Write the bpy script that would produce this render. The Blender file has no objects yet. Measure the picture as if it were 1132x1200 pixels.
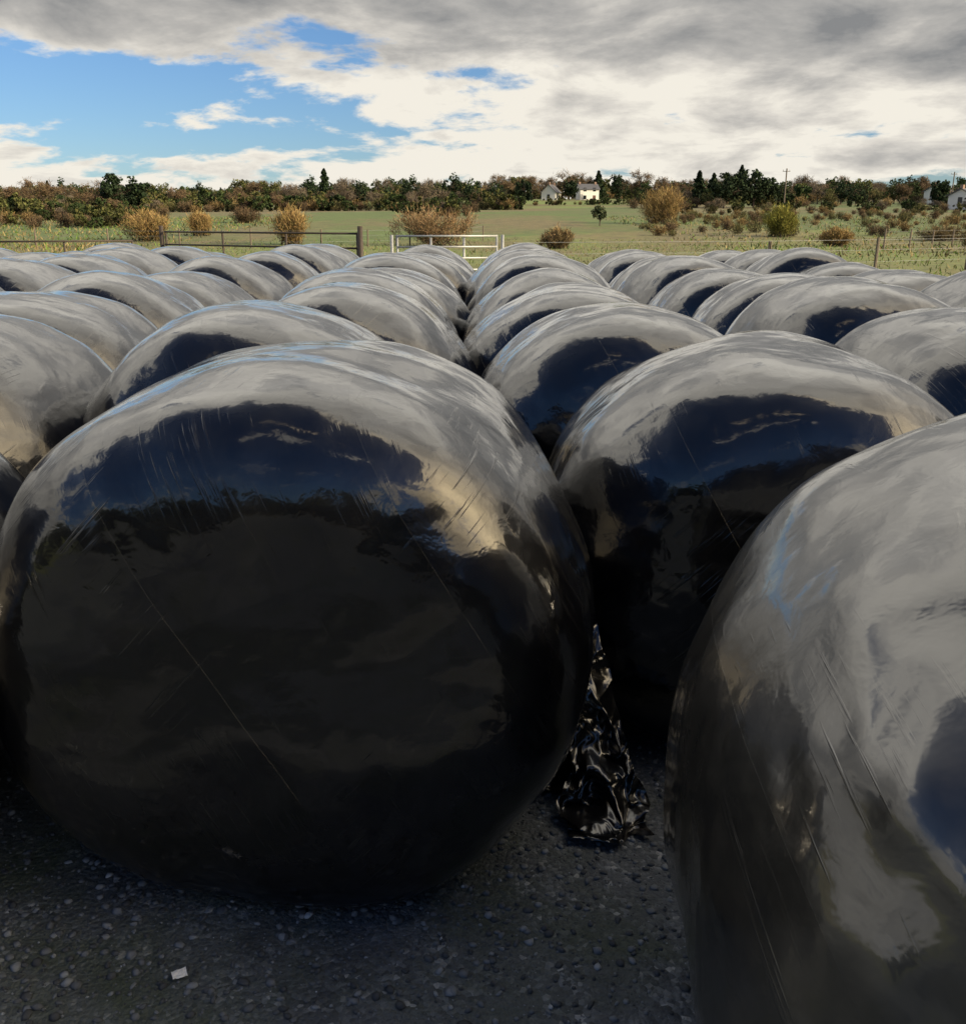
import bpy, math, random
import numpy as np
from mathutils import Vector, noise, Matrix
random.seed(7); rng=np.random.default_rng(7)
scn=bpy.context.scene
R=math.radians
SUN_EL=17.5; SUN_AZ=113.0   # azimuth clockwise from +Y

# ---------------------------------------------------------------- helpers
def new_mat(name):
    m=bpy.data.materials.new(name); m.use_nodes=True
    nt=m.node_tree; nt.nodes.clear()
    return m,nt
class NT:
    def __init__(s,nt): s.nt=nt
    def n(s,typ,**kw):
        nd=s.nt.nodes.new(typ)
        for k,v in kw.items():
            if k.startswith('i_'):
                key=k[2:]
                key=int(key) if key.isdigit() else key.replace('_',' ')
                if isinstance(v,bpy.types.NodeSocket): s.nt.links.new(v,nd.inputs[key])
                else: nd.inputs[key].default_value=v
            else: setattr(nd,k,v)
        return nd
    def math(s,op,a,b=None,c=None,clamp=False):
        nd=s.nt.nodes.new('ShaderNodeMath'); nd.operation=op; nd.use_clamp=clamp
        for i,v in enumerate((a,b,c)):
            if v is None: continue
            if isinstance(v,bpy.types.NodeSocket): s.nt.links.new(v,nd.inputs[i])
            else: nd.inputs[i].default_value=v
        return nd.outputs[0]
    def mix(s,f,a,b):
        nd=s.nt.nodes.new('ShaderNodeMix'); nd.data_type='RGBA'
        for i,v in ((0,f),(6,a),(7,b)):
            if isinstance(v,bpy.types.NodeSocket): s.nt.links.new(v,nd.inputs[i])
            else: nd.inputs[i].default_value=v if i==0 else (*v,1)
        return nd.outputs[2]
    def ramp(s,f,stops,interp='LINEAR'):
        nd=s.nt.nodes.new('ShaderNodeValToRGB'); nd.color_ramp.interpolation=interp
        cr=nd.color_ramp
        while len(cr.elements)<len(stops): cr.elements.new(0.5)
        for e,(p,c) in zip(cr.elements,stops):
            e.position=p; e.color=(*c,1) if isinstance(c,tuple) else (c,c,c,1)
        s.nt.links.new(f,nd.inputs[0]); return nd.outputs[0]
    def smooth(s,v,a,b):
        return s.n('ShaderNodeMapRange',interpolation_type='SMOOTHSTEP',i_Value=v,i_From_Min=a,i_From_Max=b).outputs[0]
    def noise(s,vec,scale,detail=4,rough=.55,dist=0):
        nd=s.nt.nodes.new('ShaderNodeTexNoise')
        if vec is not None: s.nt.links.new(vec,nd.inputs['Vector'])
        nd.inputs['Scale'].default_value=scale; nd.inputs['Detail'].default_value=detail
        nd.inputs['Roughness'].default_value=rough; nd.inputs['Distortion'].default_value=dist
        return nd.outputs['Fac']
    def mapping(s,vec,scale=(1,1,1),rot=(0,0,0),loc=(0,0,0)):
        nd=s.nt.nodes.new('ShaderNodeMapping'); s.nt.links.new(vec,nd.inputs[0])
        nd.inputs['Scale'].default_value=scale; nd.inputs['Rotation'].default_value=rot; nd.inputs['Location'].default_value=loc
        return nd.outputs[0]
def simple_mat(name,col,rough=.7,metal=0,nscale=8,var=.25,bump=.0):
    m,nt=new_mat(name); h=NT(nt)
    tc=h.n('ShaderNodeTexCoord').outputs['Object']
    f=h.noise(tc,nscale,5)
    c=h.mix(f,tuple(x*(1-var) for x in col),tuple(min(1,x*(1+var)) for x in col))
    b=h.n('ShaderNodeBsdfPrincipled',i_Base_Color=c,i_Roughness=rough,i_Metallic=metal)
    if bump:
        bp=h.n('ShaderNodeBump',i_Height=h.noise(tc,nscale*4,4),i_Strength=bump)
        nt.links.new(bp.outputs[0],b.inputs['Normal'])
    o=h.n('ShaderNodeOutputMaterial',i_Surface=b.outputs[0]); return m
def add_obj(name,me,mat=None,parent=None,loc=(0,0,0),rot=(0,0,0),smooth=False):
    o=bpy.data.objects.new(name,me); scn.collection.objects.link(o)
    if mat and not me.materials: me.materials.append(mat)
    o.location=loc; o.rotation_euler=rot
    if parent: o.parent=parent
    if smooth: me.polygons.foreach_set('use_smooth',[True]*len(me.polygons))
    return o
def mesh_from(name,v,f):
    me=bpy.data.meshes.new(name); me.from_pydata([tuple(p) for p in v],[],[tuple(q) for q in f]); me.update(); return me
def fast_quads(name,V,C=None):
    n=len(V); me=bpy.data.meshes.new(name)
    me.vertices.add(n*4); me.vertices.foreach_set('co',V.reshape(-1).astype(np.float32))
    me.loops.add(n*4); me.loops.foreach_set('vertex_index',np.arange(n*4,dtype=np.int32))
    me.polygons.add(n); me.polygons.foreach_set('loop_start',np.arange(0,n*4,4,dtype=np.int32))
    me.update(calc_edges=True)
    if C is not None:
        a=me.color_attributes.new('Col','FLOAT_COLOR','POINT')
        cc=np.ones((n,4,4),np.float32); cc[:,:,:3]=C[:,None,:]
        a.data.foreach_set('color',cc.reshape(-1))
    return me
sv=Vector((math.sin(R(SUN_AZ))*math.cos(R(SUN_EL)),math.cos(R(SUN_AZ))*math.cos(R(SUN_EL)),math.sin(R(SUN_EL))))

# ---------------------------------------------------------------- world / sky
w=bpy.data.worlds.new("World"); scn.world=w; w.use_nodes=True
nt=w.node_tree; nt.nodes.clear(); h=NT(nt)
sky=h.n('ShaderNodeTexSky'); sky.sky_type='NISHITA'; sky.sun_disc=False
sky.sun_elevation=R(SUN_EL); sky.sun_rotation=R(SUN_AZ); sky.altitude=50
sky.air_density=1.0; sky.dust_density=.3; sky.ozone_density=3.0
tc=h.n('ShaderNodeTexCoord').outputs['Generated']
sp=h.n('ShaderNodeSeparateXYZ',i_0=tc); X,Y,Z=sp.outputs
Zc=h.math('MAXIMUM',Z,0.0)
den=h.math('ADD',Zc,.22)
P=h.n('ShaderNodeCombineXYZ',i_0=h.math('DIVIDE',X,den),i_1=h.math('DIVIDE',Y,den),i_2=0.0).outputs[0]
n1=h.noise(h.mapping(P,(1,1,1),(0,0,.3),(3.1,1.7,0)),2.1,8,.60,.15)
n2=h.noise(h.mapping(P,(1,1,1),(0,0,0),(9.1,4.7,2)),.7,3,.5,.2)
az=h.math('ARCTAN2',X,Y); el=h.math('ARCSINE',Z)
def gauss(a0,wa,e0,we):
    a=h.math('DIVIDE',h.math('SUBTRACT',az,R(a0)),R(wa)); e=h.math('DIVIDE',h.math('SUBTRACT',el,R(e0)),R(we))
    q=h.math('ADD',h.math('MULTIPLY',a,a),h.math('MULTIPLY',e,e))
    return h.math('POWER',2.718,h.math('MULTIPLY',q,-1.0))
blueL=gauss(-27,17,5.8,3.5)
blueT=gauss(-5,16,4.0,1.8)
blueC=gauss(25,8,1.6,1.3)
low=gauss(0,16,3.5,2.8)
dt=h.n('ShaderNodeVectorMath',operation='DOT_PRODUCT',i_0=tc,i_1=Vector((-.22,-.70,.68)).normalized()).outputs['Value']
back=h.smooth(dt,.35,.86)
cov=h.math('ADD',n1,h.math('MULTIPLY',h.math('SUBTRACT',n2,.5),.5))
cov=h.math('ADD',cov,.17)
cov=h.math('SUBTRACT',cov,h.math('MULTIPLY',h.smooth(el,R(22),R(45)),.05))
cov=h.math('SUBTRACT',cov,h.math('MULTIPLY',blueL,.27))
cov=h.math('SUBTRACT',cov,h.math('MULTIPLY',blueT,.05))
cov=h.math('SUBTRACT',cov,h.math('MULTIPLY',blueC,.16))
cov=h.math('SUBTRACT',cov,h.math('MULTIPLY',back,.29))
dens=h.smooth(cov,.44,.53)
topd=h.smooth(el,R(6.5),R(10.0)); topf=h.smooth(el,R(24),R(14))
front=h.smooth(Y,.0,.8)
rightg=h.math('MULTIPLY',h.smooth(az,R(6),R(20)),front)
n3=h.noise(h.mapping(P,(1,1,1),(0,0,.3),(3.16,1.66,0)),2.6,6,.6,.3)
sh=h.math('ADD',h.math('MULTIPLY',h.math('SUBTRACT',cov,.50),1.4),h.math('MULTIPLY',h.math('SUBTRACT',n3,.52),1.7))
sh=h.math('SUBTRACT',sh,.04)
sh=h.math('ADD',sh,h.math('MULTIPLY',h.math('MULTIPLY',h.math('MULTIPLY',topd,topf),front),.42))
sh=h.math('ADD',sh,h.math('MULTIPLY',rightg,.09))
sh=h.math('SUBTRACT',sh,h.math('MULTIPLY',low,.20))
ccol=h.ramp(sh,[(0.0,(9.0,8.55,7.6)),(.2,(7.1,6.75,6.15)),(.45,(4.8,4.65,4.4)),(.85,(2.5,2.55,2.6))])
bright=h.math('ADD',1.0,h.math('MULTIPLY',h.smooth(el,R(14),R(38)),1.2))
cc2=h.n('ShaderNodeVectorMath',operation='SCALE',i_0=ccol,i_Scale=bright).outputs[0]
skc=h.n('ShaderNodeMixRGB',blend_type='MULTIPLY',i_0=1.0,i_1=sky.outputs[0],i_2=(.82,1.0,1.28,1)).outputs[0]
# clouds brighter, warmer towards the sun; warm patch added overhead to light near-right bale
ds=h.n('ShaderNodeVectorMath',operation='DOT_PRODUCT',i_0=tc,i_1=sv).outputs['Value']
dsp=h.math('MAXIMUM',ds,0.0)
wm=h.n('ShaderNodeVectorMath',operation='SCALE',i_0=(1.7,1.25,.6),i_Scale=h.math('POWER',dsp,4.0)).outputs[0]
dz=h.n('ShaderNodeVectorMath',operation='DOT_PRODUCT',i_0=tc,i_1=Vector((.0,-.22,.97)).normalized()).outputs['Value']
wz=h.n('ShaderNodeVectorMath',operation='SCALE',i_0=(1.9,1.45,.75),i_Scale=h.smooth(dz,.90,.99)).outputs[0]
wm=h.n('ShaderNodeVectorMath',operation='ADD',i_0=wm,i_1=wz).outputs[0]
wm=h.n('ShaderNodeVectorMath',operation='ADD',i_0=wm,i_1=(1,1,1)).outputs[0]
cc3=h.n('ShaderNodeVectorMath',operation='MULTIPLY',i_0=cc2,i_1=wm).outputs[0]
mx=nt.nodes.new('ShaderNodeMix'); mx.data_type='RGBA'
nt.links.new(dens,mx.inputs[0]); nt.links.new(skc,mx.inputs[6]); nt.links.new(cc3,mx.inputs[7])
aur=h.math('POWER',dsp,30.0)
glare=h.n('ShaderNodeVectorMath',operation='SCALE',i_0=(50.0,39.0,22.0),i_Scale=aur).outputs[0]
tot=h.n('ShaderNodeVectorMath',operation='ADD',i_0=mx.outputs[2],i_1=glare).outputs[0]
bg=h.n('ShaderNodeBackground',i_Color=tot,i_Strength=.1)
h.n('ShaderNodeOutputWorld',i_Surface=bg.outputs[0])

sd=bpy.data.lights.new('sun','SUN'); sd.energy=5.0; sd.angle=R(.53); sd.color=(1,.84,.60)
so=bpy.data.objects.new('sun',sd); scn.collection.objects.link(so)
so.rotation_euler=sv.to_track_quat('Z','Y').to_euler(); so.location=sv*50

# ---------------------------------------------------------------- camera
cd=bpy.data.cameras.new('camera'); co=bpy.data.objects.new('camera',cd); scn.collection.objects.link(co)
cd.sensor_fit='HORIZONTAL'; cd.sensor_width=36; cd.lens=36.0; cd.clip_start=.05; cd.clip_end=8000
co.location=(0,0,1.5); co.rotation_euler=(R(90-16.7),0,0); scn.camera=co

# ---------------------------------------------------------------- black film material
def film_mat(name,fine=1.0,rcb=.05,plain=False,sunglow=False):
    m,nt=new_mat(name); h=NT(nt)
    ob=h.n('ShaderNodeTexCoord').outputs['Object']
    oi=h.n('ShaderNodeObjectInfo').outputs['Random']
    off=h.n('ShaderNodeCombineXYZ',i_0=h.math('MULTIPLY',oi,37.0),i_1=h.math('MULTIPLY',oi,11.0),i_2=h.math('MULTIPLY',oi,23.0)).outputs[0]
    obo=h.n('ShaderNodeVectorMath',operation='ADD',i_0=ob,i_1=off).outputs[0]
    dust=h.ramp(h.noise(obo,7,4,.65,.5),[(.42,0.0),(.75,1.0)])
    if sunglow: base=h.mix(dust,(.005,.005,.0045),(.020,.0175,.013))  # lighter, warmer base puts sun glow into the colour
    else: base=h.mix(dust,(.0015,.0015,.0025),(.005,.005,.005))
    b=h.n('ShaderNodeBsdfPrincipled',i_IOR=1.5)
    if not plain:
        s1=h.noise(h.mapping(h.mapping(obo,rot=(0,.45,0)),(90,3,2.6)),1,3,.65,.25)
        s2=h.noise(h.mapping(h.mapping(obo,rot=(0,-.75,0)),(115,4,3.4)),1,3,.65,.25)
        pmn=h.noise(obo,2.6,3,.65,.8)
        pm=h.ramp(pmn,[(.53,0.0),(.65,1.0)])
        pm2=h.ramp(pmn,[(.35,1.0),(.45,0.0)])
        l1=h.ramp(s1,[(.57,0.0),(.72,1.0)]); l2=h.ramp(s2,[(.58,0.0),(.72,1.0)])
        lines=h.math('ADD',h.math('MULTIPLY',l1,pm),h.math('MULTIPLY',l2,pm2))
        lump=h.noise(obo,5.0,2,.5,.2)
        lump2=h.noise(obo,17,3,.55,.3)
        hgt=h.math('ADD',h.math('MULTIPLY',lump,.015*fine),h.math('MULTIPLY',lump2,.0020*fine))
        hgt=h.math('ADD',hgt,h.math('MULTIPLY',lines,.0011*fine))
        st=h.n('ShaderNodeTexWave',wave_type='BANDS',bands_direction='X',wave_profile='SAW',i_Vector=h.mapping(obo,rot=(0,.5,0)),i_Scale=.62,i_Distortion=.5,i_Detail=1.0).outputs['Fac']
        hgt=h.math('ADD',hgt,h.math('MULTIPLY',h.math('POWER',st,14.0),.0020*fine))
        bp=h.n('ShaderNodeBump',i_Height=hgt,i_Strength=.75,i_Distance=1.0)
        base=h.mix(h.math('MULTIPLY',lines,.4,clamp=True),base,(.03,.028,.026))
        rc=h.math('ADD',h.math('MULTIPLY',h.ramp(lump2,[(.35,0.0),(.75,1.0)]),.06),rcb)
        nt.links.new(rc,b.inputs['Coat Roughness'])
        nt.links.new(bp.outputs[0],b.inputs['Normal']); nt.links.new(bp.outputs[0],b.inputs['Coat Normal'])
    else: b.inputs['Coat Roughness'].default_value=rcb
    nt.links.new(base,b.inputs['Base Color'])
    nt.links.new(h.math('ADD',h.math('MULTIPLY',dust,.10),.42 if sunglow else .32),b.inputs['Roughness'])
    b.inputs['Specular IOR Level'].default_value=.7 if sunglow else .20
    b.inputs['Coat Weight'].default_value=1.0; b.inputs['Coat IOR'].default_value=1.66
    h.n('ShaderNodeOutputMaterial',i_Surface=b.outputs[0]); return m
FILM=film_mat('black_stretch_film',1.0,.07)
FILM_GLOW=film_mat('sunglow_stretch_film',1.0,.085,False,True)  # film copy for the near-right bale, sun glow painted into its colour

def bale_mesh(seed,nu=128,nv=96,A=.61,Rr=.665,n=4.3,flat=.565,wx=1.045,dome=.03,cz=1.0,dents=(),ripples=(),mat=None):
    sd=Vector((seed*3.7,seed*1.3,seed*7.1)); rs=random.Random(seed)
    npk=rs.randint(9,14); V=[];F=[]
    def prof(t):
        ph=math.pi*t; c=math.cos(ph); s=math.sin(ph)
        a=-A*math.copysign(abs(c)**(2/n),c); r=Rr*abs(s)**(2/n)
        a-=math.copysign(dome*(1-(r/Rr)**2),c)*(1 if abs(c)>1e-6 else 0)
        r*=1-.035*(a/A)**2
        return a,r
    T=.5-.5*np.cos(np.linspace(0,math.pi,4001)); pr=np.array([prof(t) for t in T]); d=np.r_[0,np.cumsum(np.hypot(*np.diff(pr,axis=0).T))]
    L=d[-1]
    for j in range(nv+1):
        s=L*j/nv; a=float(np.interp(s,d,pr[:,0])); r=float(np.interp(s,d,pr[:,1]))
        for i in range(nu):
            th=2*math.pi*i/nu
            rr=r*(1+.010*math.sin(3*th+seed)+.008*math.sin(5*th+seed*2.1))
            x=rr*math.cos(th)*wx; z=rr*math.sin(th)*.99*cz
            p=Vector((x,a,z)); nrm=Vector((x,a*.9,z)); nrm.normalize()
            shoulder=min(1,(r/Rr)**2)*min(1,(abs(a)/A)**2)
            dsp=.022*noise.noise(p*2.1+sd)+.010*noise.noise(p*5.1+sd)
            dsp+=shoulder*.010*noise.noise(Vector((math.cos(th)*npk*.5,math.sin(th)*npk*.5,a*1.5))+sd)
            for (dc,dr,dd) in dents:
                q2=(p-Vector(dc)).length/dr
                dsp-=dd*math.exp(-q2*q2*2)
            for (dc,dr,dd) in ripples:
                q2=(p-Vector(dc)).length/dr
                if q2<2: dsp+=dd*math.exp(-q2*q2*2)*(noise.noise(Vector((p.x*9+p.z*5,p.y*3.5,p.z*4)))+.5*noise.noise(Vector((p.x*20-p.y*6,p.y*9,p.z*14))))
            p+=nrm*dsp
            k=.035; q=(p.z+flat)/k
            zz=(k*math.log1p(math.exp(q)) if q<30 else p.z+flat)
            p.x*=1+.03*math.exp(-((p.z+.30)/.25)**2)
            V.append((p.x,p.y,zz-.008))
    for j in range(nv):
        for i in range(nu):
            i2=(i+1)%nu
            F.append((j*nu+i,j*nu+i2,(j+1)*nu+i2,(j+1)*nu+i))
    me=mesh_from('silage_bale_mesh',V,F)
    me.polygons.foreach_set('use_smooth',[True]*len(me.polygons))
    me.materials.append(mat or FILM)
    return me
shared=[bale_mesh(20+i,88,70,n=3.8+.35*i) for i in range(5)]
def bale(x,y,yaw=None,me=None,s=1.0,sz=None,rz=0):
    if me is None: me=random.choice(shared)
    if yaw is None: yaw=random.uniform(-9,9)
    o=bpy.data.objects.new('silage_bale',me); scn.collection.objects.link(o)
    o.location=(x,y,rz); o.rotation_euler=(0,0,R(yaw)); o.scale=(s,s,sz if sz else s)
    return o
bale(-.43,2.38,-2,bale_mesh(1,220,170,n=5.4,wx=1.04,dome=.015),1.0,1.0)
bale(-.84,3.70,4,bale_mesh(2),1.0,.99)
bale(-.70,4.95,-4,bale_mesh(3),1.0,.985)
bale(.87,2.98,-7,bale_mesh(4,180,130,n=4.4),1.0,.95)
bale(.62,4.35,3,bale_mesh(5),1.0,.95)
bale(.52,5.62,-3,bale_mesh(6),1.0,.955)
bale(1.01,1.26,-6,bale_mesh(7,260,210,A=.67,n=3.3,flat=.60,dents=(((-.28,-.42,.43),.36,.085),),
     ripples=(((-.38,-.48,.34),.34,.022),),mat=FILM_GLOW),1.02,1.0)
bale(2.02,3.9,5,bale_mesh(8),1.0,.965)
bale(-1.80,2.15,3,bale_mesh(9),.98,.97)
bale(-1.97,3.40,-4,bale_mesh(10),1.0,.99)
bale(-2.16,4.65,3,bale_mesh(11),1.0,.985)
def row(x0,x1,y0,y1):
    y=y0
    while y<=y1:
        t=(y-y0)/max(.1,y1-y0)
        bale(x0+(x1-x0)*t+random.uniform(-.09,.09),y,None,None,random.uniform(.96,1.02),random.uniform(.94,1.04))
        y+=random.uniform(1.24,1.42)
row(-.76,-.70,6.25,14.2)
row(.48,.52,6.95,14.4)
row(1.98,1.88,5.2,14.2)
row(3.35,3.2,6.3,13.2)
row(-2.26,-2.1,6.0,13.6)
row(-3.4,-3.5,3.2,13.6)
row(-4.85,-4.95,4.4,13.8)
row(-6.3,-6.4,6.0,13.6)
row(-7.8,-7.8,8.0,12.8)
for yy in (.82,2.12,3.40,-2.0,-3.3,-4.6,-5.9,-7.2,-8.5):      # two-high stack out of view, added to shade the front bales and ground
    bale(3.62+.02*yy,yy,random.uniform(-4,4),None,1.0,1.0); bale(3.65+.02*yy,yy+.04,random.uniform(-4,4),None,1.0,.98,1.215)

# ---------------------------------------------------------------- loose film tail between two bales
FILM2=film_mat('crumpled_film',1,.15,True)
def crumpled(name,pts,seed,amp=.05):
    cs=[Vector(p[0]) for p in pts]; ws=[p[1] for p in pts]
    L=[0]
    for a,b in zip(cs,cs[1:]): L.append(L[-1]+(b-a).length)
    cell=.005; nv=int(L[-1]/cell); nu=int(max(ws)*1.1/cell); V=[];F=[]
    def ridg(q): return 1-abs(noise.noise(q))*2.2
    for j in range(nv+1):
        s=L[-1]*j/nv
        k=max(i for i in range(len(L)) if L[i]<=s+1e-9); k=min(k,len(L)-2); t=(s-L[k])/(L[k+1]-L[k])
        c=cs[k].lerp(cs[k+1],t); wd=ws[k]+(ws[k+1]-ws[k])*t
        for i in range(nu+1):
            u=i/nu-.5
            e=1+.5*noise.noise(Vector((s*8,math.copysign(3,u),seed)))
            sc=min(1,.25+wd*4)
            p=c+Vector((wd*u*e,0,0))
            q=Vector((u*wd*.9,s,0))+Vector((seed*2.3,seed*.9,seed*.7))
            wq=q+Vector((noise.noise(q*9),noise.noise(q*9+Vector((5,5,5))),0))*.03
            f=ridg(Vector((wq.x*13,wq.y*6,1)))*.9+ridg(Vector((wq.x*17+wq.y*12,wq.y*15,4)))*.45+ridg(Vector((wq.x*38,wq.y*34,7)))*.18
            p.y-=f*amp*sc-.12*(u*2)**2*wd
            p.x+=noise.noise(wq*12)*.02*sc; p.z+=noise.noise(wq*10+Vector((7,7,7)))*.03*sc
            p.z=max(p.z,.006+.018*max(0,f))
            V.append(p)
    for j in range(nv):
        for i in range(nu):
            a=j*(nu+1)+i; F.append((a,a+1,a+nu+2,a+nu+1))
    return add_obj(name,mesh_from(name,V,F),FILM2,smooth=True)
crumpled('loose_plastic_film',[((.30,2.50,.50),.02),((.30,2.42,.34),.07),((.31,2.32,.17),.17),((.32,2.22,.05),.24),((.33,2.12,.0),.19)],3,.055)
crumpled('loose_plastic_film',[((.27,2.52,.42),.03),((.26,2.42,.20),.13),((.26,2.32,.01),.17)],8,.045)

# ---------------------------------------------------------------- ground
def gz(x,y):
    d=max(0.0,y-70.0)
    rise=17.0*(1-math.exp(-d*.0017))if d>0 else 0
    und=(.9*math.sin(x*.006+1.0)+.6*math.sin(x*.013+y*.004)+1.0*math.sin(y*.021+x*.006))*min(1,d/200)
    return rise*(1+.12*math.sin(x*.004+.5))+und
def axis(vals): return sorted(set(vals))
xs=axis([-4000,-2500,-1500,-1000]+list(range(-700,701,25))+[1000,1500,2500,4000])
ys=axis([-4000,-2000,-1000,-500,-200,-100,-50,-20,-5,0,5,10,15,20,30,40,50,60,70,80,90,100,120,140]+list(range(160,700,20))+[750,850,1000,1300,1800,2500,4000])
V=[(x,y,gz(x,y)-.004) for y in ys for x in xs]; nx=len(xs)
F=[(j*nx+i,j*nx+i+1,(j+1)*nx+i+1,(j+1)*nx+i) for j in range(len(ys)-1) for i in range(nx-1)]
m,nt=new_mat('grass_fields'); h=NT(nt)
pos=h.n('ShaderNodeNewGeometry').outputs['Position']
vo=h.n('ShaderNodeTexVoronoi',i_Vector=h.mapping(pos,(1,.6,1),(0,0,.25)),i_Scale=.012)
patch=h.n('ShaderNodeSeparateColor',i_0=vo.outputs['Color']).outputs[0]
pc=h.ramp(patch,[(0,(.15,.23,.035)),(.35,(.09,.14,.03)),(.6,(.17,.17,.055)),(1,(.16,.26,.035))])
big=h.noise(h.mapping(pos,(1,.45,1)),.03,5,.7); sm=h.noise(pos,.9,5,.7)
c=h.mix(h.ramp(big,[(.46,0.0),(.56,.9)]),pc,(.18,.135,.06))
c=h.mix(h.ramp(sm,[(.4,0.0),(.62,.6)]),c,(.055,.06,.022))
bp=h.n('ShaderNodeBump',i_Height=h.noise(pos,2.5,4,.7),i_Strength=.6,i_Distance=.15)
b=h.n('ShaderNodeBsdfPrincipled',i_Base_Color=c,i_Roughness=.9); nt.links.new(bp.outputs[0],b.inputs['Normal'])
h.n('ShaderNodeOutputMaterial',i_Surface=b.outputs[0])
add_obj('ground',mesh_from('ground',V,F),m,smooth=True)

m,nt=new_mat('yard_gravel'); h=NT(nt)
pos=h.n('ShaderNodeNewGeometry').outputs['Position']
v1=h.n('ShaderNodeTexVoronoi',i_Vector=pos,i_Scale=85.0); v2=h.n('ShaderNodeTexVoronoi',i_Vector=pos,i_Scale=210.0)
g=h.n('ShaderNodeSeparateColor',i_0=v1.outputs['Color']).outputs[0]
stone=h.ramp(g,[(0,(.045,.052,.060)),(.6,(.10,.112,.124)),(.93,(.19,.205,.22)),(1,(.40,.41,.41))])
fine=h.mix(h.noise(pos,80,5,.7),(.030,.035,.041),(.13,.143,.155))
c=h.mix(h.ramp(h.noise(pos,9,4,.6),[(.4,0.0),(.6,1.0)]),stone,fine)
c=h.mix(h.ramp(h.noise(pos,1.6,5,.65,.4),[(.46,0.0),(.64,.75)]),c,(.045,.060,.028))
c=h.mix(h.ramp(h.noise(pos,1.1,5,.6,.6),[(.50,0.0),(.62,.55)]),c,(.022,.026,.032))
hh=h.math('ADD',h.math('MULTIPLY',v1.outputs['Distance'],-.005),h.math('MULTIPLY',v2.outputs['Distance'],-.002))
hh=h.math('ADD',hh,h.math('MULTIPLY',h.noise(pos,4,5,.6),.02))
bp=h.n('ShaderNodeBump',i_Height=hh,i_Strength=.9,i_Distance=1.0)
b=h.n('ShaderNodeBsdfPrincipled',i_Base_Color=c,i_Roughness=.75); nt.links.new(bp.outputs[0],b.inputs['Normal'])
h.n('ShaderNodeOutputMaterial',i_Surface=b.outputs[0])
N=160; V=[(0,2,0)]
for i in range(N):
    a=2*math.pi*i/N; ca,sa=math.cos(a),math.sin(a)
    r=1/((abs(ca)/11)**5+(abs(sa)/14)**5)**.2*(1+.05*noise.noise(Vector((ca*5,sa*5,2))))
    V.append((ca*r,2+sa*r,0))
F=[(0,1+i,1+(i+1)%N) for i in range(N)]
add_obj('gravel_yard',mesh_from('gravel_yard',V,F),m)

t=(1+5**.5)/2
iv=np.array([(-1,t,0),(1,t,0),(-1,-t,0),(1,-t,0),(0,-1,t),(0,1,t),(0,-1,-t),(0,1,-t),(t,0,-1),(t,0,1),(-t,0,-1),(-t,0,1)])/math.hypot(1,t)
ifc=np.array([(0,11,5),(0,5,1),(0,1,7),(0,7,10),(0,10,11),(1,5,9),(5,11,4),(11,10,2),(10,7,6),(7,1,8),(3,9,4),(3,4,2),(3,2,6),(3,6,8),(3,8,9),(4,9,5),(2,4,11),(6,2,10),(8,6,7),(9,8,1)])
def stones(name,n,x0,x1,y0,y1,smin,smax,mat,pw=3):
    c=np.stack([rng.uniform(x0,x1,n),rng.uniform(y0,y1,n),np.zeros(n)],1)
    s=smin+(smax-smin)*rng.random(n)**pw
    v=iv[None]*(1+rng.uniform(-.28,.28,(n,12,1)))*(s[:,None,None]*rng.uniform(.6,1.3,(n,1,3)))
    v[:,:,2]*=.6
    a=rng.uniform(0,6.28,n); ca,sa=np.cos(a),np.sin(a)
    vx=v[:,:,0]*ca[:,None]-v[:,:,1]*sa[:,None]; vy=v[:,:,0]*sa[:,None]+v[:,:,1]*ca[:,None]
    v=np.stack([vx,vy,v[:,:,2]],2)+c[:,None,:]; v[:,:,2]+=s[:,None]*.2
    f=(ifc[None]+12*np.arange(n)[:,None,None]).reshape(-1,3)
    me=bpy.data.meshes.new(name); V=v.reshape(-1,3)
    me.vertices.add(len(V)); me.vertices.foreach_set('co',V.reshape(-1).astype(np.float32))
    me.loops.add(len(f)*3); me.loops.foreach_set('vertex_index',f.reshape(-1).astype(np.int32))
    me.polygons.add(len(f)); me.polygons.foreach_set('loop_start',np.arange(0,len(f)*3,3,dtype=np.int32)); me.update(calc_edges=True)
    at=me.color_attributes.new('Col','FLOAT_COLOR','POINT')
    g=.06+.18*rng.random(n)**2+.25*(rng.random(n)>.985)
    cc=np.ones((n,12,4),np.float32); cc[:,:,0]=(g*.92)[:,None]; cc[:,:,1]=(g*1.0)[:,None]; cc[:,:,2]=(g*1.08)[:,None]
    at.data.foreach_set('color',cc.reshape(-1))
    return add_obj(name,me,mat)
def attr_mat(name,rough=.85):
    m,nt=new_mat(name); h=NT(nt)
    a=h.n('ShaderNodeVertexColor',layer_name='Col').outputs[0]
    b=h.n('ShaderNodeBsdfPrincipled',i_Base_Color=a,i_Roughness=rough)
    b.inputs['Specular IOR Level'].default_value=.2
    h.n('ShaderNodeOutputMaterial',i_Surface=b.outputs[0]); return m
STONE=attr_mat('loose_stone'); FOL=attr_mat('foliage')
stones('gravel_stones',24000,-2.4,2.0,1.1,2.9,.0018,.012,STONE,4)

V=[];F=[]
for j in range(7):
    for i in range(9):
        V.append(((i/8-.5)*.030,(j/6-.5)*.022,.012+.006*noise.noise(Vector((i*.5,j*.6,3)))))
for j in range(6):
    for i in range(8): a=j*9+i; F.append((a,a+1,a+10,a+9))
add_obj('paper_scrap',mesh_from('paper_scrap',V,F),simple_mat('white_paper',(.75,.75,.73)),loc=(-.63,1.64,0),rot=(R(12),R(6),.5))

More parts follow.
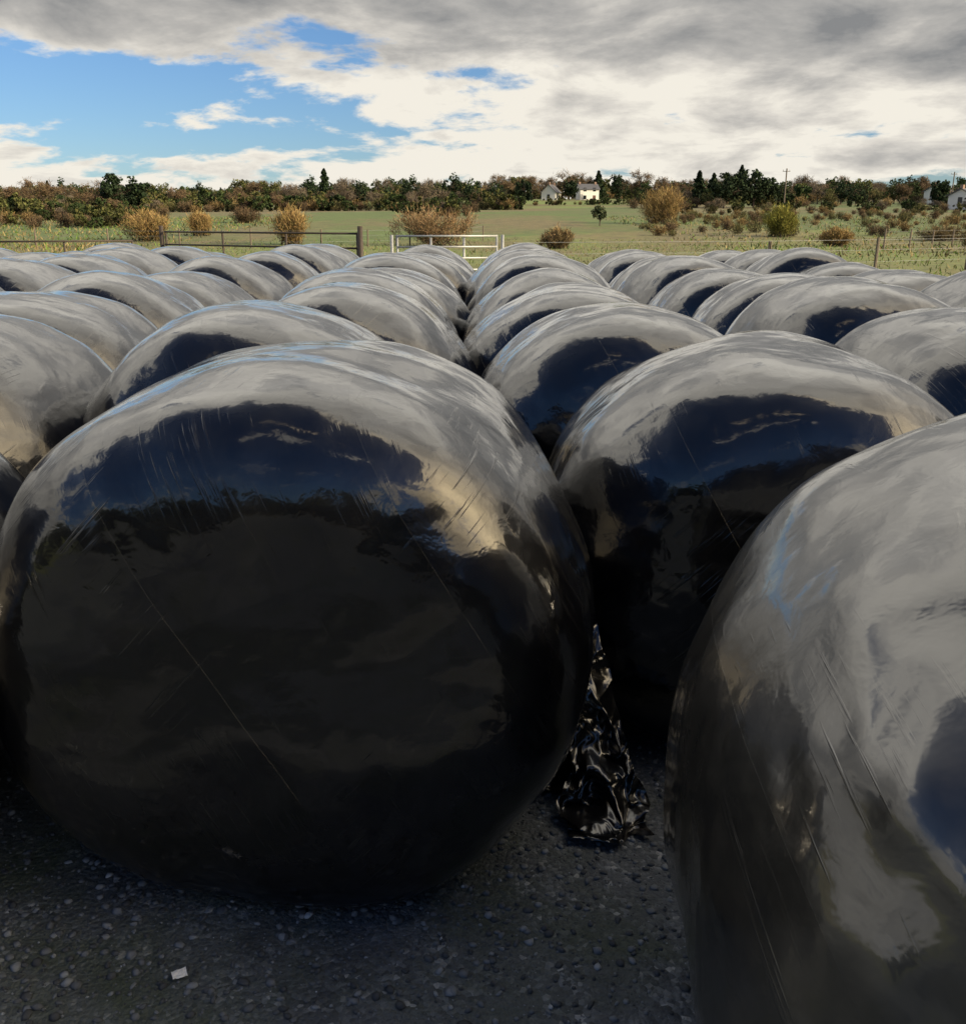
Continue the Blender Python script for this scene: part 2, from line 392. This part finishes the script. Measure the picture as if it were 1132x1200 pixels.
# ---------------------------------------------------------------- vegetation generators (quad soups)
def rdir(n):
    v=rng.normal(size=(n,3)); return v/np.linalg.norm(v,axis=1,keepdims=True)
def leaves(C,size,elong=1.0):
    n=len(C); a=rdir(n); b=np.cross(a,rdir(n)); b/=np.linalg.norm(b,axis=1,keepdims=True)+1e-9
    s=(size*rng.uniform(.6,1.4,n))[:,None]
    a=a*s*elong; b=b*s
    return np.stack([C-a-b*.3,C+b-a*.2,C+a+b*.2,C-b+a*.3],1)
def strips(P0,P1,w0,w1):
    d=P1-P0; n=len(P0); side=np.cross(d,rdir(n)); side/=np.linalg.norm(side,axis=1,keepdims=True)+1e-9
    w0=np.broadcast_to(w0,(n,))[:,None]; w1=np.broadcast_to(w1,(n,))[:,None]
    return np.stack([P0-side*w0,P0+side*w0,P1+side*w1,P1-side*w1],1)
def tube(P0,P1,r0,r1,k=5):
    d=(P1-P0); d=d/np.linalg.norm(d); u=np.cross(d,[.3,.9,.1]); u/=np.linalg.norm(u); v=np.cross(d,u)
    A=[P0+r0*(u*math.cos(6.283*i/k)+v*math.sin(6.283*i/k)) for i in range(k+1)]
    B=[P1+r1*(u*math.cos(6.283*i/k)+v*math.sin(6.283*i/k)) for i in range(k+1)]
    return np.array([[A[i],A[i+1],B[i+1],B[i]] for i in range(k)])
BARK=np.array([.07,.055,.04])
def tint(n,c,var=.3):
    return np.array(c)[None]*(1+rng.uniform(-var,var,(n,1)))*(1+rng.uniform(-.08,.08,(n,3)))
def branches(H,spread,levels,nb,up=.5,tr=.03):
    Q=[tube(np.zeros(3),np.array([rng.normal()*.02*H,rng.normal()*.02*H,H*.30]),H*tr,H*tr*.7,6)]
    segs0=[];segs1=[];ws=[];wt=[];tips=[]
    cur=[(np.array([0,0,H*.29]),np.array([0,0,1.0]),H*.29,H*tr*.65),(np.array([0,0,H*.2]),np.array([0,0,1.0]),H*.22,H*tr*.5)]
    for lv in range(levels):
        nxt=[]
        for (p,d,L,r) in cur:
            for k in range(nb if lv<levels-1 else nb+1):
                nd=d*up+rdir(1)[0]*spread*np.array([1,1,.55]); nd[2]+=.15; nd/=np.linalg.norm(nd)
                st=p-d*L*rng.uniform(0,.35)*(lv>0)
                l=L*rng.uniform(.75,1.15); e=st+nd*l
                if lv<2: Q.append(tube(st,e,r,r*.55,4))
                else: segs0.append(st);segs1.append(e);ws.append(r*.8);wt.append(r*.4)
                nxt.append((e,nd,l*.72,r*.55)); tips.append(e)
        cur=nxt
    if segs0: Q.append(strips(np.array(segs0),np.array(segs1),np.array(ws),np.array(wt)))
    return np.concatenate(Q),np.array([c[0] for c in cur]),np.array(tips)
def bare_tree(H,col,dens=1.0,twig=.035):
    q,tip,_=branches(H,.85,4,3)
    n=int(len(tip)*9*dens); idx=rng.integers(0,len(tip),n)
    p0=tip[idx]+rng.normal(size=(n,3))*H*.025; d=rdir(n)*np.array([1,1,.8]); d[:,2]+=.35
    p1=p0+d*H*.085*rng.uniform(.4,1.3,(n,1))
    tw=strips(p0,p1,twig,twig*.4)
    return np.concatenate([q,tw]),np.concatenate([tint(len(q),BARK,.2),tint(n,col,.35)])
def leafy_tree(H,col,dens=1.0,leaf=.18,wide=.36,low=.6):
    q,tip,_=branches(H,.8,3,3)
    nb=int(30*dens); cl=[]
    cc=np.array([0,0,H*low])
    for k in range(nb):
        d=rdir(1)[0]; c=cc+d*np.array([wide,wide,(1-low)*.9])*H*rng.uniform(.35,1.0)
        rr=H*rng.uniform(.07,.15); n=int(48*dens)
        cl.append(c+rdir(n)*rr*rng.uniform(.4,1.05,(n,1)))
    C=np.concatenate(cl); C[:,2]=np.maximum(C[:,2],.1); L=leaves(C,leaf)
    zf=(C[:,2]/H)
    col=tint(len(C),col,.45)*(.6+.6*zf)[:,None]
    return np.concatenate([q,L]),np.concatenate([tint(len(q),BARK,.2),col])
def conifer(H,col,leaf=.2):
    q=tube(np.zeros(3),np.array([0,0,H*.97]),H*.02,.02,6)
    n=1900; z=rng.random(n)**1.1; r=(1-z)**.75*H*.26*(1+.3*np.sin(z*37+rng.uniform(0,6)))*rng.uniform(.25,1.15,n); a=rng.uniform(0,6.28,n)
    r*=1+.35*np.sin(a*3+z*9)
    C=np.stack([np.cos(a)*r,np.sin(a)*r,H*.08+z*H*.92-r*.25],1); L=leaves(C,leaf,1.5)
    return np.concatenate([q,L]),np.concatenate([tint(len(q),BARK),tint(n,col,.4)])
def shrub(H,W,col,n=2600,tw=.018):
    k=40; st=rng.normal(size=(k,3))*np.array([W*.12,W*.12,0]); Q=[];cols=[]
    a=rng.uniform(0,6.28,k); sp=rng.uniform(.02,1,k)**.6
    en=np.stack([np.cos(a)*sp*W*.44,np.sin(a)*sp*W*.44,H*(.88*np.sqrt(1-.72*sp**2))*rng.uniform(.8,1,k)],1)
    Q.append(strips(st,st+(en-st)*.6,.04,.02)); cols.append(tint(k,BARK))
    idx=rng.integers(0,k,n); t=rng.uniform(.1,1,(n,1))**.7
    p0=st[idx]+(en-st)[idx]*t*.92+rng.normal(size=(n,3))*min(W,H)*.07; p0[:,2]=np.abs(p0[:,2])
    d=(en-st)[idx]; d/=np.linalg.norm(d,axis=1,keepdims=True); d=d*.5+rdir(n)*.8; d[:,2]+=.3
    p1=p0+d*H*.11*rng.uniform(.4,1.2,(n,1))
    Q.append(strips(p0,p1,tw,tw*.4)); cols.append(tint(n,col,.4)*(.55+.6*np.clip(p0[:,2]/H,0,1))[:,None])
    return np.concatenate(Q),np.concatenate(cols)
def place(qc,x,y,rot=None,s=1.0,z=None):
    q,c=qc; a=rng.uniform(0,6.28) if rot is None else rot
    ca,sa=math.cos(a),math.sin(a)
    v=q*s; o=np.empty_like(v); o[...,0]=v[...,0]*ca-v[...,1]*sa+x; o[...,1]=v[...,0]*sa+v[...,1]*ca+y; o[...,2]=v[...,2]+(gz(x,y) if z is None else z)-.05
    return o,c*rng.uniform(.8,1.2)
GREEN=(.040,.060,.020); DGREEN=(.022,.038,.016); OLIVE=(.080,.085,.028); BROWN=(.15,.105,.062); GOLD=(.33,.23,.095); GREY=(.16,.13,.095)
protos_bare=[bare_tree(10,BROWN if i%2 else GREY,.9,.055) for i in range(4)]
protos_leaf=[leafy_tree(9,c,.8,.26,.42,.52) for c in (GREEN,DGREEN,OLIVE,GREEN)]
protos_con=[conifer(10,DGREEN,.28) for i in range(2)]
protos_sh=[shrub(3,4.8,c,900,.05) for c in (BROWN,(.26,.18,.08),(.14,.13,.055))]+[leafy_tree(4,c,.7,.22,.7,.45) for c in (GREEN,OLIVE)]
def px2x(px,d): return (px-566)/1132*d
def belt(name,items):
    Q=[];C=[]
    for qc,x,y,s in items:
        o,c=place(qc,x,y,None,s); Q.append(o);C.append(c)
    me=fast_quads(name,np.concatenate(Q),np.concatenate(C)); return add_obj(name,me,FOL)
rc=random.Random(5)
it=[]
for k in range(260):
    px=rc.uniform(-120,1260); d=rc.uniform(345,430)
    r=rc.random(); pr=rc.choice(protos_bare) if r<.42 else (rc.choice(protos_leaf) if r<.97 else rc.choice(protos_con))
    it.append((pr,px2x(px,d),d,rc.uniform(.55,1.12)))
for k in range(280):
    px=rc.uniform(-120,1260); d=rc.uniform(342,440); it.append((rc.choice(protos_sh),px2x(px,d),d,rc.uniform(1.1,1.9)))
for k in range(220):
    px=rc.uniform(-120,1260); d=rc.uniform(620,800); it.append((rc.choice(protos_leaf+protos_sh[:3]+protos_bare[:1]),px2x(px,d),d,rc.uniform(1.1,1.8)))
belt('distant_treeline',it)
it=[]
for k in range(640):
    px=rc.uniform(-120,1260); d=rc.choice((140,170,215,262,300))+rc.uniform(-3,3)+.04*(px-566)
    r=rc.random(); pr=rc.choice(protos_sh) if r<.80 else (rc.choice(protos_leaf) if r<.93 else rc.choice(protos_bare))
    s=rc.uniform(.5,1.05) if r<.80 else rc.uniform(.3,.52)
    if d<200: s*=.6
    if d<330 and 610<px<730: continue
    if d<200 and 210<px<470: continue
    if d<210 and 560<px<770: continue
    it.append((pr,px2x(px,d),d,s))
for k in range(230):
    px=rc.uniform(-120,1150)
    if px>590: px+=150
    d=rc.uniform(240,300); r=rc.random()
    it.append((rc.choice(protos_leaf) if r<.5 else (rc.choice(protos_sh) if r<.8 else rc.choice(protos_bare)),px2x(px,d),d,rc.uniform(.4,.76) if r<.5 or r>=.8 else rc.uniform(.9,1.5)))
for k in range(60):
    px=rc.uniform(180,610); d=rc.uniform(205,216); it.append((rc.choice(protos_sh),px2x(px,d),d,rc.uniform(.6,1.1)))
for k in range(30):
    px=rc.uniform(590,745); d=rc.uniform(262,268); it.append((rc.choice(protos_sh),px2x(px,d),d,rc.uniform(.3,.6)))
belt('distant_hedgerow',it)
it=[]
for k in range(90):
    px=rc.uniform(-150,185); d=rc.choice((100,140))+rc.uniform(-6,6); it.append((rc.choice(protos_sh),px2x(px,d),d,rc.uniform(.35,.85)*d/140))
for k in range(190):
    px=rc.uniform(740,1300); d=115+rc.uniform(-35,35); it.append((rc.choice(protos_sh[:3]),px2x(px,d),d,rc.uniform(.2,.42)))
belt('hedgerow',it)
it=[]
for k in range(60):
    x=rc.uniform(-160,160); it.append((rc.choice(protos_bare+protos_leaf),x,-90+rc.uniform(-15,15),rc.uniform(.6,1.1)))
belt('distant_treeline',it)
it=[]
for k in range(90):
    x=-30+k*.66+rc.uniform(-.5,.5); it.append((rc.choice(protos_sh[3:]),x,-14.5+rc.uniform(-.9,.9),rc.uniform(.75,1.05)))
belt('hedgerow',it)  # unseen hedge added behind the camera to darken the bale reflections
def solo(name,qc,px,d,s=1.0):
    me=fast_quads(name,qc[0],qc[1]); x=px2x(px,d)
    o=add_obj(name,me,FOL,loc=(x,d,gz(x,d)-.05),rot=(0,0,rc.uniform(0,6))); o.scale=(s,s,s); return o
for px,d,H,W,c in ((190,75,2.7,4.4,GOLD),(248,82,2.3,3.0,GOLD),(350,70,3.0,3.4,GOLD),(512,68,3.2,7.2,(.28,.19,.10)),(650,60,1.5,2.4,(.25,.18,.09)),
                   (768,105,4.4,6.0,GOLD),(898,80,2.9,3.4,(.24,.23,.05)),(965,66,1.5,2.6,GOLD),(1128,52,1.4,2.4,(.22,.17,.08)),(300,110,2.0,4,BROWN),(1085,75,1.4,5,(.21,.16,.08))):
    solo('willow_shrub',shrub(H,W,c,6500,.017),px,d)
solo('small_tree',leafy_tree(2.0,(.06,.075,.035),.8,.09,.4),697,100)
for px,d,H in ((390,330,10.5),(694,345,9),(806,260,8),(822,262,7.3)): solo('conifer_tree',conifer(H,DGREEN,.28),px,d)
for px,d,H in ((75,240,10),(40,260,9),(125,250,9),(665,345,11),(735,300,9.5),(770,250,8.5),(590,300,9),(620,315,10),(1050,260,8)): solo('bare_tree',bare_tree(H,BROWN,1.0,.05),px,d)
for px,d,H in ((150,200,7.5),(180,205,7),(850,220,8.2),(868,222,8),(835,215,7.6),(884,225,6.8),(612,270,7),(1075,230,6),(715,320,8),(662,322,7)): solo('evergreen_tree',leafy_tree(H,DGREEN,1.2,.22,.38,.52),px,d)

def grass(n,xa,xb,ya,yb,hm,wd,mixf,pw=1.5):
    gx=rng.uniform(xa,xb,n); gy=ya+rng.random(n)**pw*(yb-ya)
    gcol=np.where((rng.random(n)<mixf)[:,None],np.array([[.24,.19,.09]]),np.array([[.11,.18,.035]]))*(rng.uniform(.5,1.3,(n,1)))
    gzv=np.array([gz(a,b) for a,b in zip(gx,gy)])
    p0=np.stack([gx,gy,gzv-.01],1); ht=rng.uniform(.2,1,n)*hm*(1+.8*(rng.random(n)>.93))
    p1=p0+np.stack([rng.normal(size=n)*hm*.4,rng.normal(size=n)*hm*.4,ht],1)
    return strips(p0,p1,wd,wd*.2),gcol
G=[grass(22000,-40,42,16.8,77,.17,.02,.4),grass(7000,14,75,45,130,.24,.05,.6,1.0),grass(6000,-60,-22,50,130,.30,.05,.65,1.0)]
add_obj('rough_grass',fast_quads('rough_grass',np.concatenate([g[0] for g in G]),np.concatenate([g[1] for g in G])),FOL)

# ---------------------------------------------------------------- gates, fences
def cyl(p0,p1,r,k=10):
    p0=Vector(p0);p1=Vector(p1); d=(p1-p0); L=d.length; q=d.to_track_quat('Z','Y')
    V=[p0+q@Vector((r*math.cos(6.2832*i/k),r*math.sin(6.2832*i/k),z)) for z in (0,L) for i in range(k)]
    F=[(i,(i+1)%k,k+(i+1)%k,k+i) for i in range(k)]+[tuple(range(k))[::-1],tuple(range(k,2*k))]
    return V,F
def multi(parts):
    V=[];F=[]
    for v,f in parts:
        b=len(V); V+=v; F+=[tuple(i+b for i in q) for q in f]
    return V,F
GALV=simple_mat('galvanised_steel',(.38,.39,.39),.5,.5)
RUST=simple_mat('dark_rusty_steel',(.07,.055,.045),.7,.3)
WOOD=simple_mat('weathered_wood',(.16,.13,.10),.9,0,20,.4)
def empty(name,loc=(0,0,0),rot=0):
    e=bpy.data.objects.new(name,None); scn.collection.objects.link(e); e.location=loc; e.rotation_euler=(0,0,rot); return e
def gate(name,a,b,hgt,mat,bars=5,posts=True,nv=3,ph=.05,pr=.035):
    a=Vector((*a,0)); b=Vector((*b,0)); L=(b-a).length; ang=math.atan2(b.y-a.y,b.x-a.x)
    e=empty(name,a,ang)
    rails=[cyl((0,0,.2+(hgt-.2)*(i/(bars-1))**.85),(L,0,.2+(hgt-.2)*(i/(bars-1))**.85),.018) for i in range(bars)]
    up=[cyl((L*i/(nv-1),.03,.18),(L*i/(nv-1),.03,hgt+.02),.020) for i in range(nv)]
    add_obj('rails',mesh_from('rails',*multi(rails)),mat,e,smooth=True); add_obj('uprights',mesh_from('uprights',*multi(up)),mat,e,smooth=True)
    if posts: add_obj('posts',mesh_from('posts',*multi([cyl((-.1,0,-.1),(-.1,0,hgt+ph),pr),cyl((L+.1,0,-.1),(L+.1,0,hgt+ph),pr)])),mat,e,smooth=True)
gate('field_gate',(-6.4,20.2),(-2.15,17.0),1.32,RUST,5,True,4,.12,.045)
gate('galvanised_gate',(-1.5,17.6),(.25,17.9),1.27,GALV,6,True,4,.02,.028)
gate('field_gate',(-9.3,19),(-7.0,20),1.15,RUST,3,False,3)
def post_fence(name,pts,hgt=1.15):
    e=empty(name); ps=[];ws=[]
    for i in range(len(pts)-1):
        a=Vector(pts[i]);b=Vector(pts[i+1]); n=max(1,int((b-a).length/4))
        for k in range(n+1):
            p=a.lerp(b,k/n); z=gz(p.x,p.y); ps.append(cyl((p.x,p.y,z-.2),(p.x+.02,p.y,z+hgt*random.uniform(.9,1.05)),.05,7))
            if k<n:
                p2=a.lerp(b,(k+1)/n)
                for hh in (.35,.7,1.0): ws.append(cyl((p.x,p.y,gz(p.x,p.y)+hh),(p2.x,p2.y,gz(p2.x,p2.y)+hh),.004,4))
    add_obj('posts',mesh_from('posts',*multi(ps)),WOOD,e); add_obj('wires',mesh_from('wires',*multi(ws)),GALV,e)
post_fence('post_and_wire_fence',[(.8,26),(8,28),(16,33),(30,50)],1.05)
post_fence('post_and_wire_fence',[(22,55),(34,70),(60,80)])
post_fence('post_and_wire_fence',[(-40,60),(-10,62),(0,75)])

def upole(px,d,H=8.5):
    x=px2x(px,d); e=empty('utility_pole',(x,d,gz(x,d)))
    add_obj('pole',mesh_from('pole',*cyl((0,0,-.3),(0,0,H),.12)),WOOD,e)
    add_obj('crossarm',mesh_from('crossarm',*cyl((-.7,.16,H-.5),(.7,.16,H-.5),.05)),WOOD,e)
    add_obj('insulators',mesh_from('insulators',*multi([cyl((k,.16,H-.44),(k,.16,H-.2),.05) for k in (-.6,0,.6)])),GALV,e)
upole(902,190,7.4); upole(1088,230,7.5)

# ---------------------------------------------------------------- houses
WALL=simple_mat('white_render',(.78,.77,.73),.8,0,3,.06); STONEW=simple_mat('tan_render',(.42,.36,.28),.85,0,3,.1)
SLATE=simple_mat('slate_roof',(.075,.075,.085),.6,0,6,.25); GLASS=simple_mat('window_glass',(.02,.025,.03),.1); BRICK=simple_mat('chimney_brick',(.3,.2,.15),.85)
DOOR=simple_mat('painted_door',(.12,.05,.04),.5)
def box(a,b):
    x0,y0,z0=a;x1,y1,z1=b
    return [Vector(p) for p in ((x0,y0,z0),(x1,y0,z0),(x1,y1,z0),(x0,y1,z0),(x0,y0,z1),(x1,y0,z1),(x1,y1,z1),(x0,y1,z1))],[(0,3,2,1),(4,5,6,7),(0,1,5,4),(1,2,6,5),(2,3,7,6),(3,0,4,7)]
def house(name,px,d,w,dp,hh,rh,rot=0,wall=WALL,st=2,dz=0):
    x=px2x(px,d); e=empty(name,(x,d,gz(x,d)+dz),rot)
    V=[Vector(p) for p in ((-w/2,-dp/2,-2),(w/2,-dp/2,-2),(w/2,dp/2,-2),(-w/2,dp/2,-2),(-w/2,-dp/2,hh),(w/2,-dp/2,hh),(w/2,dp/2,hh),(-w/2,dp/2,hh),(-w/2,0,hh+rh),(w/2,0,hh+rh))]
    F=[(0,1,5,4),(2,3,7,6),(1,2,6,9,5),(3,0,4,8,7),(0,3,2,1)]
    add_obj('walls',mesh_from('walls',V,F),wall,e)
    o=.35; t=.18; sl=rh/(dp/2)
    def slab(sg):
        y0=sg*(dp/2+o); z0=hh-o*sl+.03
        return [Vector(p) for p in ((-w/2-o,y0,z0),(w/2+o,y0,z0),(w/2+o,0,hh+rh+.03),(-w/2-o,0,hh+rh+.03),(-w/2-o,y0,z0+t),(w/2+o,y0,z0+t),(w/2+o,0,hh+rh+.03+t),(-w/2-o,0,hh+rh+.03+t))],[(0,3,2,1),(4,5,6,7),(0,1,5,4),(1,2,6,5),(2,3,7,6),(3,0,4,7)]
    add_obj('roof',mesh_from('roof',*multi([slab(1),slab(-1)])),SLATE,e)
    add_obj('chimney',mesh_from('chimney',*multi([box((s*w*.42-.3,-.3,hh+rh-.5),(s*w*.42+.3,.3,hh+rh+.8)) for s in (-1,1)])),BRICK,e)
    wn=[];n=max(2,int(w/2.6))
    for lv in range(st):
        for i in range(n):
            cx=-w/2+w*(i+.5)/n; z=.9+2.4*lv
            if lv==0 and i==n//2: continue
            wn.append(box((cx-.5,-dp/2-.03,z),(cx+.5,-dp/2+.05,z+1.15)))
    for s in (-1,1): wn.append(box((s*w/2-.04,-.45,.9+2.4*(st-1)),(s*w/2+.04,.45,2.0+2.4*(st-1))))
    add_obj('windows',mesh_from('windows',*multi(wn)),GLASS,e)
    cx=-w/2+w*(n//2+.5)/n; add_obj('door',mesh_from('door',*box((cx-.5,-dp/2-.04,0),(cx+.5,-dp/2+.04,2.1))),DOOR,e)
house('white_farmhouse',642,325,7,4.6,2.7,2.2,1.25,WALL,1,-.4)
house('white_farmhouse',682,330,6.4,4.5,4.0,1.5,.25,WALL,2,-.9)
house('white_cottage',1104,200,3.8,5,2.3,1.2,.6,WALL,1,.3)
house('tan_house',1129,190,5,5,2.4,1.2,.4,STONEW,1,-.3)
house('white_cottage',1072,250,4.2,4.5,2.2,1.1,.5,WALL,1,.9)

scn.view_settings.view_transform='Standard'; scn.view_settings.look='None'; scn.view_settings.exposure=0
